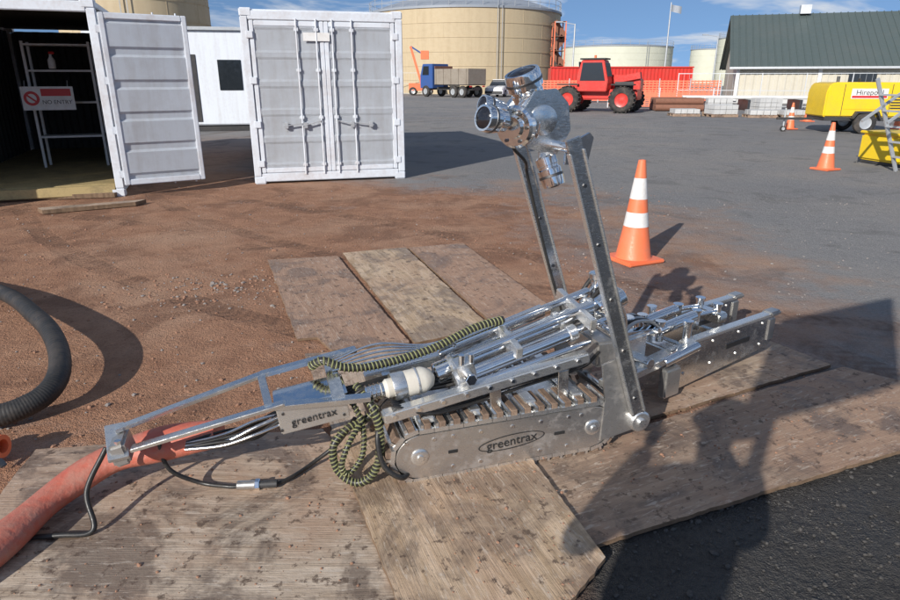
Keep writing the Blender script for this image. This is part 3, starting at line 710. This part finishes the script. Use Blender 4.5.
cyl('hydraulic_barrel_far',(.18,.34,.41),(.68,.34,.56),.03,M_steelp,rb,28); cyl('hydraulic_rod_far',(.66,.34,.555),(.92,.34,.63),.014,M_rod,rb,20)
cyl('guide_tube',(.22,.15,.46),(.86,.17,.63),.017,M_steelp,rb,20); cyl('guide_tube',(.24,.28,.47),(.88,.29,.65),.017,M_steelp,rb,20)
cyl('guide_tube',(.1,.06,.35),(.78,.07,.50),.012,M_rod,rb,16)
bar('tube_clamp',(.45,.06,.49),(.45,.36,.52),.03,.05,M_steelb,rb); bar('tube_clamp',(.78,.05,.58),(.78,.38,.62),.03,.05,M_steelb,rb)
vb=Vector((.22,.10,.44)); box('valve_block',vb,(.075,.09,.075),M_steelb,rb,rot=(0,R(-16),0),bev=.006)
for dz,dx in ((.0,-.02),(.0,.02)): cyl('valve_knob',vb+Vector((dx,-.03,.03)),vb+Vector((dx,-.03,.075)),.013,M_steelp,rb,16)
cyl('valve_elbow',vb+Vector((0,-.04,-.01)),vb+Vector((.0,-.085,-.01)),.02,M_steel,rb,18); cyl('valve_cap',vb+Vector((.0,-.085,-.01)),vb+Vector((.0,-.10,-.01)),.026,M_steelp,rb,6)
cd=Vector((1,.05,.10)).normalized(); c0=Vector((-.10,.12,.385))
lathe('canister',c0,cd,[(0,-.02),(.028,-.015),(.040,0),(.040,.03),(.052,.04),(.055,.05),(.055,.15),(.05,.165),(.035,.19),(.015,.20),(0,.205)],M_cream,rb,32)
lathe('canister_band',c0,cd,[(.0565,.02),(.0575,.022),(.0575,.072),(.0565,.074)],M_steelb,rb,32)
lathe('canister_band',c0,cd,[(.0565,.12),(.0585,.122),(.0585,.127),(.0565,.129)],M_steelb,rb,32)
cyl('canister_neck',c0-cd*.09,c0-cd*.01,.03,M_steel,rb,20)
for k in range(4): p=c0-cd*(.03+.018*k); cyl('neck_ring',p-cd*.004,p+cd*.004,.036,M_steelp,rb,20)
bx=Vector((-.395,.17,.335)); box('control_box',bx,(.27,.16,.11),M_steelb,rb,rot=(0,R(-7),0),bev=.005)
text('box_label','greentrax',bx+Vector((0.0,-.084,-.012)),(R(90),R(-7),0),.045,M_black,rb)
box('box_lid',bx+Vector((-.006,0,.059)),(.28,.17,.008),M_steelp,rb,rot=(0,R(-7),0),bev=.002)
for dx in (-.12,.12):
    for dz in (-.035,.035): lathe('box_screw',bx+Vector((dx-dz*-.12,-.081,dz+dx*.123)),(0,-1,0),[(0,0),(.006,0),(.006,.003),(0,.003)],M_steeld,rb,8)
bar('tow_bar',(-.18,.04,.40),(-.52,.10,.385),.045,.02,M_steel,rb,bev=.002); bar('tow_bar',(-.50,.09,.40),(-1.06,.15,.27),.04,.016,M_steel,rb)
bar('tow_bar',(-.18,.36,.47),(-.58,.33,.42),.04,.02,M_steel,rb); bar('tow_bar',(-.56,.33,.425),(-1.12,.24,.31),.04,.016,M_steel,rb)
bar('tow_cross',(-.56,.10,.39),(-.58,.34,.42),.03,.02,M_steel,rb); bar('tow_cross',(-.30,.06,.405),(-.30,.36,.44),.05,.015,M_steel,rb)
bar('tow_tip_plate',(-1.10,.12,.25),(-1.13,.28,.31),.07,.02,M_steelb,rb); box('tip_bracket',(-1.10,.2,.255),(.06,.14,.09),M_steelg,rb,rot=(0,R(-12),0))
for w_ in (.15,.25): lathe('tip_bolt',(-1.10,w_,.30),(0,0,1),[(0,0),(.012,0),(.012,.012),(0,.012)],M_steelp,rb,6)
for i in range(9):
    o=(i-4)*.014
    sweep('umbilical_cable',[(-.52,.17+o,.30+.01*(i%2)),(-.62,.17+o*1.3,.28-.018*(i%3)),(-.74,.18+o,.24-.01*(i%2)),(-.88,.19+o*.5,.225)],.006+.002*(i%2),M_cable if i%3 else M_steel,rb,8)
for i in range(5):
    sweep('hydraulic_line',[(-.27,.12+.03*i,.35),(-.18,.12+.03*i,.40-.01*i),(-.05,.16+.03*i,.36),(.1,.17+.03*i,.33),(.3,.15+.03*i,.36)],.008,M_cable,rb,8)
for i in range(5):
    sweep('steel_line',[(-.30,.24+.02*i,.44),(-.1,.26+.02*i,.45+.01*i),(.12,.28+.015*i,.46),(.3,.32,.50)],.005,M_steelp,rb,8)
for i in range(4):
    sweep('body_cable',[(-.1,.02+.02*i,.36),(.05,.00+.02*i,.31-.01*i),(.25,.05+.02*i,.30),(.5,.08+.02*i,.33+.01*i),(.75,.09,.37),(.86,.12,.42)],.0065,M_cable,rb,8)
spiral('spiral_hose',[(-.38,.30,.44),(-.33,.27,.475),(-.24,.25,.44),(-.1,.25,.435),(.12,.25,.475),(.32,.26,.545),(.46,.27,.565)],.016,rb)
spiral('spiral_coil',[(-.22,.16,.40),(-.17,.06,.34),(-.15,.03,.21),(-.18,.02,.08),(-.25,.04,.025),(-.32,.08,.07),(-.33,.10,.17),(-.27,.12,.23),(-.20,.13,.25),(-.13,.13,.30)],.014,rb)
spiral('spiral_coil_inner',[(-.25,.14,.36),(-.21,.10,.26),(-.22,.06,.14),(-.28,.05,.07),(-.31,.03,.12),(-.28,.04,.2),(-.22,.09,.26)],.010,rb)
sweep('black_hose',[(-.1,.1,.30),(-.16,.03,.24),(-.15,-.01,.12),(-.08,-.03,.06),(-.02,.05,.05)],.011,M_cable,rb,10)
def arm(w_,tag,t=.014):
    a=Vector((1.0,w_,.13)); b=Vector((.585,w_,1.36))
    bar('arm_plate_'+tag,a,b,.062,t,M_steel,rb,up=(0,1,0),bev=.003)
    d=(b-a).normalized(); px=Vector((d.z,0,-d.x))
    for sg_ in (-1,1): bar('arm_flange_'+tag,a+px*sg_*.029+Vector((0,-.001,0))+d*.05,b+px*sg_*.029+Vector((0,-.001,0))-d*.05,.007,.03,M_steelb,rb,up=(0,1,0),bev=.001)
    for k in range(5):
        p=a.lerp(b,.1+k*.19)
        lathe('arm_bolt',p+Vector((0,-t/2,0)),(0,-1,0),[(0,0),(.008,0),(.008,.005),(0,.005)],M_steeld,rb,6)
    lathe('arm_pivot_'+tag,a+Vector((0,.03,0)),(0,-1,0),[(0,0),(.05,0),(.05,.035),(.042,.042),(.02,.042),(.018,.055),(0,.055)],M_steelb,rb,28)
arm(-.03,'near'); arm(.50,'far')
bar('arm_brace',(.97,-.005,.36),(.585+.05,-.005,1.20),.018,.012,M_steel,rb,up=(0,1,0))
cyl('pivot_shaft',(1.0,0,.13),(1.0,.5,.13),.024,M_steel,rb,20)
prism('pivot_plate',[(.82,.05),(1.03,.09),(1.04,.18),(.93,.36),(.86,.44),(.80,.42),(.83,.25)],(0,.0,0),(1,0,0),(0,0,1),.012,M_steelg,rb,.002)
prism('pivot_plate',[(.82,.05),(1.03,.09),(1.04,.18),(.93,.46),(.86,.56),(.78,.54),(.83,.25)],(0,.47,0),(1,0,0),(0,0,1),.012,M_steelg,rb,.002)
cyl('arm_cross_tube',(.86,-.03,.54),(.86,.50,.54),.022,M_steelp,rb,20)
cyl('arm_cross_tube_top',(.60,-.03,1.32),(.60,.50,1.32),.018,M_steelp,rb,20)
cyl('swivel_motor',(.86,.16,.60),(.95,.17,.64),.055,M_steelp,rb,28); cyl('swivel_motor_cap',(.95,.17,.64),(.985,.172,.655),.045,M_steel,rb,28)
cyl('swivel_vertical',(.93,.30,.45),(.93,.30,.70),.03,M_steelp,rb,24); cyl('swivel_ball',(.93,.30,.70),(.93,.30,.73),.04,M_steel,rb,24)
for i in range(4): sweep('rear_hose',[(.84,.20+.04*i,.60),(.95,.22+.04*i,.64+.02*i),(1.06,.25+.04*i,.52),(1.08,.27+.04*i,.35)],.010,M_cable if i%2 else M_steel,rb,8)
box('rear_manifold',(.92,.26,.40),(.14,.28,.12),M_steelg,rb,bev=.01)
for i in range(5): cyl('manifold_fitting',(.99,.16+.05*i,.42),(1.03,.16+.05*i,.43),.014,M_steelp,rb,6)
# sensor head
hc=Vector((.545,.22,1.415))
prism('head_plate',[(-.075,-.10),(.05,-.14),(.11,-.04),(.095,.06),(.04,.115),(-.05,.105),(-.10,.03)],hc+Vector((.01,-.07,0)),(1,0,0),(0,0,1),.012,M_steel,rb,.003)
lathe('head_housing',hc+Vector((0,.1,0)),(0,-1,0),[(0,0),(.092,0),(.10,.01),(.10,.05),(.092,.055),(.092,.14),(.10,.145),(.10,.165),(.088,.172),(.06,.172),(.055,.19),(.03,.195),(0,.195)],M_steel,rb,40)
for k in range(8):
    a=2*math.pi*k/8+.3; lathe('head_bolt',hc+Vector((.078*math.cos(a),-.07,.078*math.sin(a))),(0,-1,0),[(0,0),(.009,0),(.009,.009),(0,.009)],M_steeld,rb,6)
ax=Vector((-.75,-.55,-.05)).normalized(); p0=hc+Vector((-.05,-.02,-.02))
lathe('pan_drum',p0,ax,[(0,-.05),(.075,-.05),(.08,-.04),(.08,.02),(.072,.025),(.072,.045),(.08,.05),(.08,.075),(.07,.083),(.045,.083),(.04,.10),(0,.10)],M_steelp,rb,40)
for k in range(6):
    F=frame(ax); a=k*math.pi/3; lathe('drum_bolt',p0+ax*.083+F@Vector((.058*math.cos(a),.058*math.sin(a),0)),ax,[(0,0),(.007,0),(.007,.007),(0,.007)],M_steeld,rb,6)
def camunit(name,p,ax,r,L):
    ax=Vector(ax).normalized(); p=Vector(p)
    lathe(name+'_body',p,ax,[(0,0),(r*.7,0),(r*.9,L*.06),(r*.9,L*.3),(r*.84,L*.33),(r*.84,L*.4),(r,L*.45),(r,L*.9),(r*.95,L),(r*.8,L),(r*.8,L*.93),(0,L*.93)],M_steelp,rb,36)
    lathe(name+'_lens',p+ax*L*.93,ax,[(r*.79,0),(r*.79,.003),(r*.6,.010),(r*.3,.014),(0,.015)],M_glass,rb,32)
    for q in (.62,): lathe(name+'_ring',p+ax*L*q,ax,[(r,0),(r*1.04,.001),(r*1.04,.010),(r,.011)],M_steeld,rb,36)
camunit('top_camera',hc+Vector((-.015,.02,.07)),(-.38,-.10,.92),.070,.115)
camunit('side_camera',hc+Vector((-.165,-.08,.0)),(-.9,-.35,.15),.050,.10)
camunit('side_camera_small',hc+Vector((-.14,-.02,.035)),(-.9,-.2,.25),.035,.10)
bar('camera_stalk',hc+Vector((-.17,-.07,0)),hc+Vector((-.07,-.04,0)),.04,.04,M_steel,rb)
camunit('work_lamp',(.56,.14,1.28),(.25,-.25,-.9),.046,.12)
bar('lamp_bracket',(.56,.15,1.34),(.565,.15,1.25),.05,.012,M_steel,rb,up=(0,1,0))
prism('tail_plate',[(0,0),(.10,.0),(.12,.10),(.10,.12),(.0,.07)],(.62,.10,1.25),(1,0,0),(0,0,1),.012,M_steelp,rb,.002)
sweep('head_cable',[(.60,.18,1.34),(.66,.12,1.28),(.66,.03,1.18),(.70,.0,1.0),(.80,-.005,.70),(.90,-.0,.45),(.93,.02,.35)],.007,M_cable,rb,8)
sweep('head_cable',[(.47,.16,1.37),(.46,.22,1.31),(.55,.3,1.24),(.62,.42,1.15),(.74,.46,.8),(.84,.46,.5)],.007,M_cable,rb,8)

tl=bpy.data.objects.new('tool_assembly',None); col.objects.link(tl); tl.parent=rb
Mw=Matrix.Translation((1.15,3.02,.0))@Matrix.Rotation(R(34),4,'Z')
Mr=Matrix.Translation((-.123,2.232,.035))@Matrix.Rotation(R(17.5),4,'Z')
tl.matrix_local=Mr.inverted()@Mw
def blade(y,x0,x1,tag):
    prism('blade_'+tag,[(x0,.07),(x0+.03,.05),(x1-.04,.10),(x1,.13),(x1,.27),(x1-.03,.29),(x0+.25,.295),(x0+.2,.31),(x0+.02,.31),(x0,.28)],(0,y,0),(1,0,0),(0,0,1),.014,M_steel,tl,.003)
    box('blade_top_rail',((x0+x1)/2+.02,y+.004,.302),(x1-x0-.1,.05,.022),M_steelb,tl,bev=.004)
    box('blade_inner_rail',((x0+x1)/2,y+.02,.115),(x1-x0-.08,.03,.03),M_steelb,tl,bev=.004)
    box('blade_tip',(x1-.03,y+.008,.21),(.08,.06,.15),M_steelg,tl,bev=.012)
    box('blade_tip_cap',(x1-.01,y+.005,.305),(.10,.07,.03),M_steelg,tl,bev=.01)
    for k in range(4):
        for z in (.135,.265): lathe('blade_bolt',(x0+.08+k*(x1-x0-.2)/3,y-.014,z),(0,-1,0),[(0,0),(.008,0),(.008,.005),(0,.005)],M_steelg,tl,6)
    box('blade_slot',((x0+x1)/2+.1,y-.0155,.2),(.22,.004,.03),M_steeld,tl,bev=.001)
blade(.0,.0,.90,'near'); blade(.30,.1,1.0,'far')
box('tool_bridge',(.05,.15,.2),(.10,.28,.14),M_steel,tl,bev=.01); bar('tool_cross',(.35,.0,.14),(.35,.3,.14),.04,.04,M_steel,tl); bar('tool_cross',(.7,.0,.14),(.7,.3,.14),.04,.04,M_steel,tl)
cyl('tool_cylinder',(-.02,.10,.36),(.28,.10,.38),.03,M_steelp,tl,24); cyl('tool_rod',(.28,.10,.38),(.48,.10,.37),.013,M_rod,tl,16)
cyl('tool_cylinder',(-.02,.22,.36),(.28,.22,.38),.03,M_steelp,tl,24); cyl('tool_rod',(.28,.22,.38),(.50,.22,.36),.013,M_rod,tl,16)
for x,y in ((0,.1),(0,.22),(.3,.1),(.3,.22),(.49,.1),(.5,.22),(.12,.02),(.15,.28)):
    cyl('tool_pin',(x,y,.30),(x,y,.40),.022,M_steel,tl,16); lathe('pin_head',(x,y,.40),(0,0,1),[(0,0),(.028,0),(.028,.012),(0,.012)],M_steelp,tl,16)
box('tool_lug',(.5,.16,.33),(.08,.2,.06),M_steel,tl,bev=.01)
cyl('tool_side_cylinder',(-.12,-.03,.25),(.15,-.03,.28),.026,M_steelp,tl,20)
bar('link_arm',(-.50,.0,.22),(.05,.04,.24),.08,.04,M_steelb,tl); bar('link_arm',(-.45,.24,.22),(.05,.26,.24),.08,.04,M_steelb,tl)
bar('link_arm_upper',(-.40,.10,.42),(.02,.11,.36),.05,.03,M_steelp,tl); cyl('link_cross',(-.2,-.02,.26),(-.2,.3,.26),.03,M_steel,tl,20)
box('link_block',(-.22,.14,.32),(.16,.16,.14),M_steelb,tl,bev=.012); cyl('link_motor',(-.22,.14,.39),(-.22,.14,.47),.04,M_steelp,tl,24)
for i in range(5): sweep('tool_hose',[(-.42,.05+.04*i,.35),(-.28,.06+.04*i,.46-.01*i),(-.12,.08+.03*i,.44),(0,.1+.03*i,.37)],.009,M_cable if i%2 else M_steelg,tl,8)
box('tool_foot',(-.05,-.03,.13),(.12,.05,.16),M_steelg,tl,bev=.01)

# ------------------------------------------------------------ hoses on ground
def redrad(t): return .066+.018*math.sin(t*9)*.35+.010*math.sin(t*23+1)*.4-.02*max(0,t-.75)
sweep('red_rubber_hose',[(-1.75,1.2,.075),(-1.64,1.55,.075),(-1.56,1.82,.08),(-1.50,2.07,.10),(-1.37,2.22,.15),(-1.17,2.26,.20),(-.93,2.26,.25)],redrad,M_hosered,None,24,(1.12,.8),n=16)
sweep('suction_hose',[(-4.6,5.2,.06),(-3.4,4.55,.1),(-2.64,3.82,.17),(-2.24,3.36,.18),(-2.03,3.0,.14),(-2.06,2.80,.09),(-2.3,2.68,.065),(-3,2.6,.06)],lambda t:.054+.0012*math.sin(t*700),M_rub,None,16,n=50)
pc=empty('power_cable')
sweep('lead',[(-1.28,2.07,.30),(-1.34,2.0,.16),(-1.30,1.93,.045),(-1.42,1.905,.04),(-1.62,1.88,.04),(-2.2,1.8,.03)],.010,M_cable,pc,10)
sweep('lead',[(-1.15,2.2,.26),(-1.12,2.19,.13),(-1.02,2.22,.045),(-.9,2.2,.04),(-.85,2.2,.04)],.009,M_cable,pc,10)
sweep('lead',[(-.71,2.21,.04),(-.65,2.27,.04),(-.58,2.36,.05),(-.48,2.40,.12),(-.40,2.38,.25)],.009,M_cable,pc,10)
cyl('connector',(-.86,2.2,.045),(-.78,2.205,.045),.019,M_steelg,pc,16); cyl('connector',(-.78,2.205,.045),(-.70,2.212,.045),.016,M_dgrey,pc,16); cyl('connector_nut',(-.79,2.204,.045),(-.77,2.206,.045),.024,M_steelp,pc,6)
hcp=empty('hose_coupling',(-2.02,2.42,.0))
lathe('body',(-.12,0,.07),(1,0,.1),[(0,0),(.05,0),(.06,.01),(.06,.05),(.045,.06),(.045,.1),(.065,.11),(.065,.16),(.05,.17),(.05,.2),(.03,.2),(.03,.1)],M_orange,hcp); bar('lever',(.0,-.02,.12),(.1,-.05,.02),.03,.015,M_steeld,hcp)

# ------------------------------------------------------------ photographer and added shadow-casting panel behind the camera
def person(name,loc):
    e=empty(name,loc,0)
    def skin(nm,verts,edges,mat,sub=2):
        me=bpy.data.meshes.new(nm); me.from_pydata([v[:3] for v in verts],edges,[]); ob=bpy.data.objects.new(nm,me); col.objects.link(ob); ob.parent=e
        me.materials.append(mat)
        ob.modifiers.new('skin','SKIN'); me_s=me.skin_vertices[0].data
        for i,v in enumerate(verts): me_s[i].radius=(v[3],v[4] if len(v)>4 else v[3])
        me_s[0].use_root=True
        ob.modifiers.new('sub','SUBSURF').levels=sub; ob.modifiers['sub'].render_levels=sub
        return ob
    V=[(0,0,.95,.18,.13),(0,0,1.15,.17,.13),(0,0,1.35,.20,.14),(0,.0,1.46,.10,.08),
       (.2,0,1.42,.09),(.32,.06,1.18,.07),(.16,.22,1.46,.045),(-.2,0,1.42,.09),(-.32,.06,1.18,.07),(-.16,.22,1.46,.045)]
    skin('torso',V,[(0,1),(1,2),(2,3),(2,4),(4,5),(5,6),(2,7),(7,8),(8,9)],M_hivis)
    V=[(0,0,.97,.16,.13),(.11,0,.86,.11),(.12,.02,.5,.08),(.12,-.02,.1,.06),(.13,.12,.05,.045),(-.11,0,.86,.11),(-.12,.02,.5,.08),(-.12,-.02,.1,.06),(-.13,.12,.05,.045)]
    skin('legs',V,[(0,1),(1,2),(2,3),(3,4),(0,5),(5,6),(6,7),(7,8)],M_navy)
    V=[(0,.0,1.48,.055),(0,.01,1.56,.06),(0,.02,1.66,.095),(0,.01,1.74,.08)]
    skin('head',V,[(0,1),(1,2),(2,3)],M_skin)
    lathe('hard_hat',(0,0,1.70),(0,0,1),[(.15,0),(.145,.015),(.12,.02),(.115,.06),(.09,.11),(.04,.135),(0,.14)],M_refl,e)
    for s in (-1,1):
        b=Vector((s*.16,.22,1.46)); V=[(*b,.032,.02)]; E=[]
        V.append((b.x-s*.02,b.y+.05,b.z+.03,.036,.018)); E.append((0,1))
        for k in range(4):
            z=.0+.022*k; i=len(V)
            V+=[(b.x-s*.03,b.y+.09,b.z+z,.009),(b.x-s*.055,b.y+.105,b.z+z,.008),(b.x-s*.07,b.y+.09,b.z+z,.007)]; E+=[(1,i),(i,i+1),(i+1,i+2)]
        i=len(V); V+=[(b.x-s*.04,b.y+.03,b.z+.05,.011),(b.x-s*.07,b.y+.045,b.z+.07,.009)]; E+=[(1,i),(i,i+1)]
        skin('hand',V,E,M_skin,1)
    return e
person('photographer',(-.50,-.20,0))
caster=empty('shadow_caster_panel',(-.48,-.92,0),R(24))  # unseen panel on a post, added to throw the shadow patch at right
box('panel',(0,0,2.65),(1.2,.03,.85),M_refl,caster); cyl('post',(-.33,.05,0),(-.33,.05,3.0),.035,M_galv,caster,14); bar('cross_bar',(-.5,.04,2.9),(.5,.04,2.9),.05,.03,M_galv,caster); bar('cross_bar',(-.5,.04,2.4),(.5,.04,2.4),.05,.03,M_galv,caster)
text('panel_text','SITE SAFETY',(0,-.02,2.8),(R(90),0,0),.13,M_black,caster)
